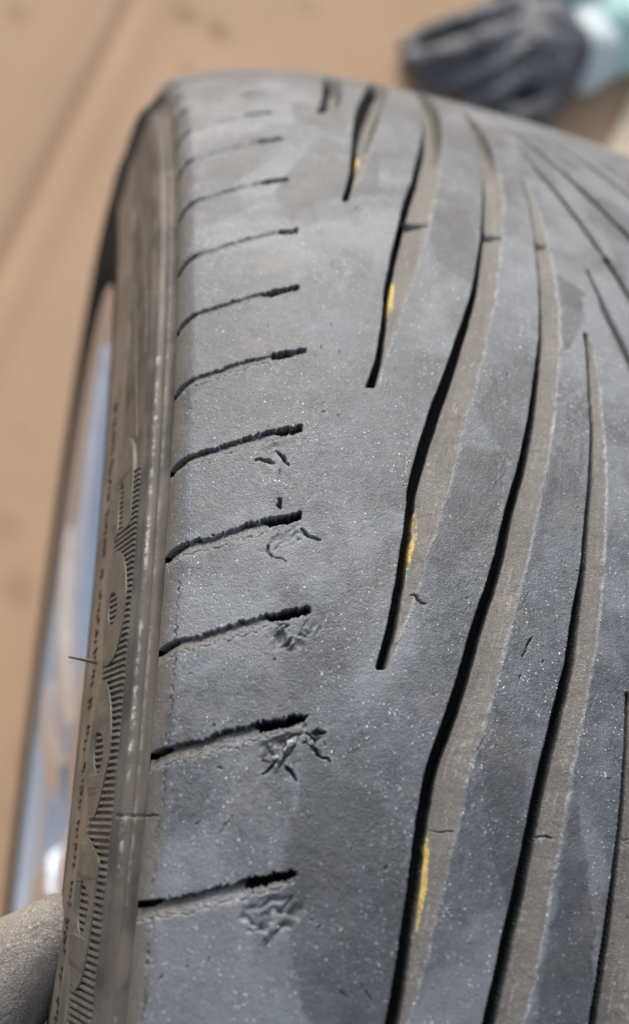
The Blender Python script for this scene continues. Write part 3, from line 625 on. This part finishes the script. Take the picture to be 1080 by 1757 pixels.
# ------------------------------------------------------------------ cardboard and ground
def card_material(name, base, dark):
    n = N(name); f = n.noise(3, 5, .6); f2 = n.noise(60, 4)
    c = n.mix(n.ramp(f, .35, .65), tuple(x * .92 for x in base), tuple(x * 1.06 for x in base))
    st = n.math('MULTIPLY', n.ramp(n.noise(9, 3, .55, dist=.4), .60, .72), .55)
    c = n.mix(st, c, dark); c = n.mix(n.math('MULTIPLY', f2, .12), c, tuple(x * .7 for x in base))
    c = n.mix(n.math('MULTIPLY', n.attr('mark'), .75), c, dark)
    n.bump(n.noise(300, 2), .0003, .3)
    return n.set(Base_Color=c, Roughness=.85)
M_CARD = card_material('brown_cardboard', (.53, .352, .225), (.29, .165, .09))
M_CARD2 = card_material('pale_cardboard', (.78, .66, .49), (.4, .3, .2))
M_GROUND = plain('concrete', (.30, .29, .28), .9, var=.2, vs=8)
g = pydata('ground', [(-20, -20, -.012), (20, -20, -.012), (20, 20, -.012), (-20, 20, -.012)], [(0, 1, 2, 3)], M_GROUND, smooth=False)
tag(g, kind='structure')
# stain spots and the folds are shaped into the sheet
nx, ny = 330, 420
X, Y = np.meshgrid(np.linspace(-1.1, .96, nx), np.linspace(-1.0, 1.7, ny), indexing='ij')
def seg_d(a, b):
    a = np.array(a[:2]); b = np.array(b[:2]); ab = b - a; n_ = np.array([-ab[1], ab[0]]) / np.hypot(*ab)
    return (X - a[0]) * n_[0] + (Y - a[1]) * n_[1]
f1a, f1b = on_z(222, 0, 0), on_z(10, 430, 0)
d1 = seg_d(f1a, f1b)
Zc = -.0005 - .004 * np.exp(-(d1 / .006)**2) + .0006 * vnoise(X * 6, Y * 6, 77)
f2a, f2b = on_z(130, 60, 0), on_z(20, 300, 0); d2 = seg_d(f2a, f2b)
MK = .75 * np.exp(-(d1 / .007)**2) + .35 * np.exp(-((d1 - .03) / .012)**2) + .25 * np.exp(-(d2 / .012)**2)
for px, py, rx, am in ((322, 25, .013, .9), (375, 52, .012, 1.0), (30, 22, .010, .7), (320, 118, .008, .4), (525, 8, .010, .4), (30, 1010, .012, .5), (10, 900, .012, .4), (85, 345, .010, .3)):
    c_ = on_z(px, py, 0); rr_ = np.hypot(X - c_.x, Y - c_.y) * (1 + .3 * vnoise(X * 60, Y * 60, 8)); MK = np.maximum(MK, am * (1 - sstep(rx * .4, rx * 1.5, rr_)))
sheet = grid_mesh('cardboard_sheet', np.stack([X, Y, Zc], -1)[::-1], False, M_CARD, None, {'mark': MK[::-1]})
mo = sheet.modifiers.new('thick', 'SOLIDIFY'); mo.thickness = .004; mo.offset = -1
tag(sheet, 'large brown cardboard sheet spread flat on the ground under the wheel', 'cardboard')
# pale flap at the upper right
c1, c2 = on_z(1040, 262, .004), on_z(1110, 110, .004)
dv = (c2 - c1).normalized(); nv = Vector((dv.y, -dv.x, 0))
A = c1 - dv * .5; B_ = c2 + dv * .5
vv = []
for z in (.0015, .006):
    for p in (A, B_, B_ + nv * .5, A + nv * .5): vv.append((p.x, p.y, z))
fl = pydata('cardboard_flap', vv, [(4, 5, 6, 7), (0, 1, 5, 4), (1, 2, 6, 5), (2, 3, 7, 6), (3, 0, 4, 7)], M_CARD2, smooth=False)
tag(fl, 'pale cream cardboard piece lying at the right edge beyond the tyre', 'cardboard')
# dirt marks on the sheet
def blot(px, py, rx, ry, ang, seed, name='mud_stain'):
    c_ = on_z(px, py, .0008); rr = random.Random(seed); n_ = 22; v = [(c_.x, c_.y, .0012)]
    for i in range(n_):
        a = 2 * math.pi * i / n_; k = rr.uniform(.8, 1.2); u, w_ = rx * k * math.cos(a), ry * k * math.sin(a)
        v.append((c_.x + u * math.cos(ang) - w_ * math.sin(ang), c_.y + u * math.sin(ang) + w_ * math.cos(ang), .0006))
    return v, [(0, i + 1, (i + 1) % n_ + 1) for i in range(n_)]

# ------------------------------------------------------------------ gloves
def blob_mesh(name, chains, mat, parent, voxel, smooth_it=6, flat=None):
    """chains: list of [(Vector, radius)...]; capsules joined and remeshed into one surface"""
    bm = bmesh.new()
    for ch in chains:
        for (a, ra), (b, rb) in zip(ch[:-1], ch[1:]):
            n_ = max(2, int((b - a).length / (min(ra, rb) * .35)))
            for i in range(n_ + 1):
                q = i / n_; p = a.lerp(b, q); r_ = ra + (rb - ra) * q
                bmesh.ops.create_icosphere(bm, subdivisions=2, radius=r_, matrix=Matrix.Translation(p))
    me = bpy.data.meshes.new(name); bm.to_mesh(me); bm.free()
    o = link(name, me, mat, parent)
    m = o.modifiers.new('remesh', 'REMESH'); m.mode = 'VOXEL'; m.voxel_size = voxel; m.use_smooth_shade = True
    s_ = o.modifiers.new('smooth', 'SMOOTH'); s_.iterations = smooth_it; s_.factor = .6
    return o
def glove_rubber():
    n = N('grey_coated_glove'); f = n.noise(30, 5, .6)
    c = n.mix(n.ramp(f, .3, .7), (.040, .043, .051), (.13, .137, .158))
    n.bump(n.noise(45, 3, .55, dist=1.2), .014, .9)
    return n.set(Base_Color=c, Roughness=.42)
M_GLOVE = glove_rubber()
M_KNIT = plain('white_knit', (.60, .68, .70), .9, bs=500, bd=.001)
M_MINT = plain('mint_knit', (.42, .66, .62), .9, bs=500, bd=.001)
gl = on_z(880, 110, 0); glove = empty('work_glove', (gl.x, gl.y, 0))
tag(glove, 'crumpled dark grey rubber coated work glove with a white and mint knitted cuff', 'glove')
F = lambda px, py, z: on_z(px, py, z)
ch = [
 [(F(905,20,.022),.019),(F(850,22,.034),.0125),(F(790,40,.030),.0115),(F(735,60,.018),.0105),(F(700,80,.013),.010)],
 [(F(885,62,.024),.020),(F(820,76,.036),.0125),(F(760,96,.028),.0115),(F(706,106,.014),.0105)],
 [(F(890,100,.024),.020),(F(830,122,.026),.012),(F(775,142,.018),.0112),(F(735,140,.012),.0105)],
 [(F(905,130,.022),.018),(F(858,158,.020),.012),(F(818,176,.014),.011),(F(795,190,.011),.010)],
 [(F(955,150,.020),.016),(F(930,190,.020),.0135),(F(890,205,.016),.0125),(F(868,190,.014),.011)],
 [(F(905,40,.022),.024),(F(920,90,.026),.030),(F(925,130,.022),.024)],
 [(F(950,40,.022),.024),(F(965,95,.024),.028),(F(955,140,.020),.022)],
 [(F(925,60,.026),.030),(F(985,90,.022),.026)],
 [(F(870,-12,.018),.016),(F(940,-14,.022),.020)],
]
blob_mesh('coated_hand', ch, M_GLOVE, glove, .0024, 3)
ring = [[(F(995,40,.020),.018),(F(1012,85,.026),.024),(F(1000,130,.018),.018)], [(F(1012,30,.020),.018),(F(1028,85,.024),.024),(F(1010,128,.017),.018)]]
blob_mesh('white_knit_band', ring, M_KNIT, glove, .004, 4)
cf = [[(F(1045,-10,.022),.022),(F(1062,50,.026),.030),(F(1040,110,.016),.018)], [(F(1095,-20,.024),.024),(F(1105,40,.026),.032),(F(1075,90,.018),.022)], [(F(975,-18,.024),.022),(F(1040,-25,.026),.026)]]
blob_mesh('knitted_cuff', cf, M_MINT, glove, .004, 4)

# gloved hand holding the wheel at the lower left
def hand_mat():
    n = N('dusty_pale_glove'); f = n.noise(120, 4, .6); f2 = n.noise(2200, 3, .75)
    c = n.mix(n.ramp(f, .3, .7), (.19, .168, .148), (.31, .275, .245)); c = n.mix(n.math('MULTIPLY', n.ramp(f2, .56, .70), .7), c, (.78, .74, .70)); c = n.mix(n.math('MULTIPLY', n.ramp(f2, .44, .34), .6), c, (.07, .06, .048))
    n.bump(n.math('ADD', f2, n.math('MULTIPLY', n.noise(160, 3, .6, dist=1.5), 2.0)), .00045, .9)
    return n.set(Base_Color=c, Roughness=.55)
M_HAND = hand_mat()
per = empty('person', tuple(at(-150, 1800, .30)))
tag(per, 'hand in a dusty pale grey glove holding the wheel at the lower left', 'person')
Hh = lambda px, py, t: at(px, py, t)
hand = [
 [(Hh(-150, 1900, .285), .024), (Hh(-70, 1765, .262), .0160), (Hh(0, 1688, .248), .0125), (Hh(60, 1630, .242), .0090), (Hh(100, 1590, .239), .0070)],   # thumb
 [(Hh(-200, 2050, .32), .026), (Hh(-60, 1930, .300), .0125), (Hh(40, 1830, .285), .0115), (Hh(85, 1745, .275), .0095)],
 [(Hh(-210, 2150, .31), .026), (Hh(-70, 2130, .28), .0115), (Hh(50, 2120, .266), .0102), (Hh(120, 2110, .26), .0092)],
 [(Hh(-220, 2260, .32), .024), (Hh(-80, 2270, .285), .0108), (Hh(40, 2270, .272), .0098), (Hh(100, 2260, .266), .0086)],
 [(Hh(-230, 2350, .33), .022), (Hh(-90, 2400, .29), .0095), (Hh(10, 2400, .28), .0085), (Hh(70, 2390, .275), .0078)],
 [(Hh(-150, 1930, .29), .024), (Hh(-220, 2120, .31), .028), (Hh(-230, 2300, .325), .026)],
 [(Hh(-230, 2080, .31), .026), (Hh(-420, 2150, .36), .028), (Hh(-700, 2300, .46), .036)],
]
blob_mesh('gloved_hand', hand, M_HAND, per, .0014, 5)
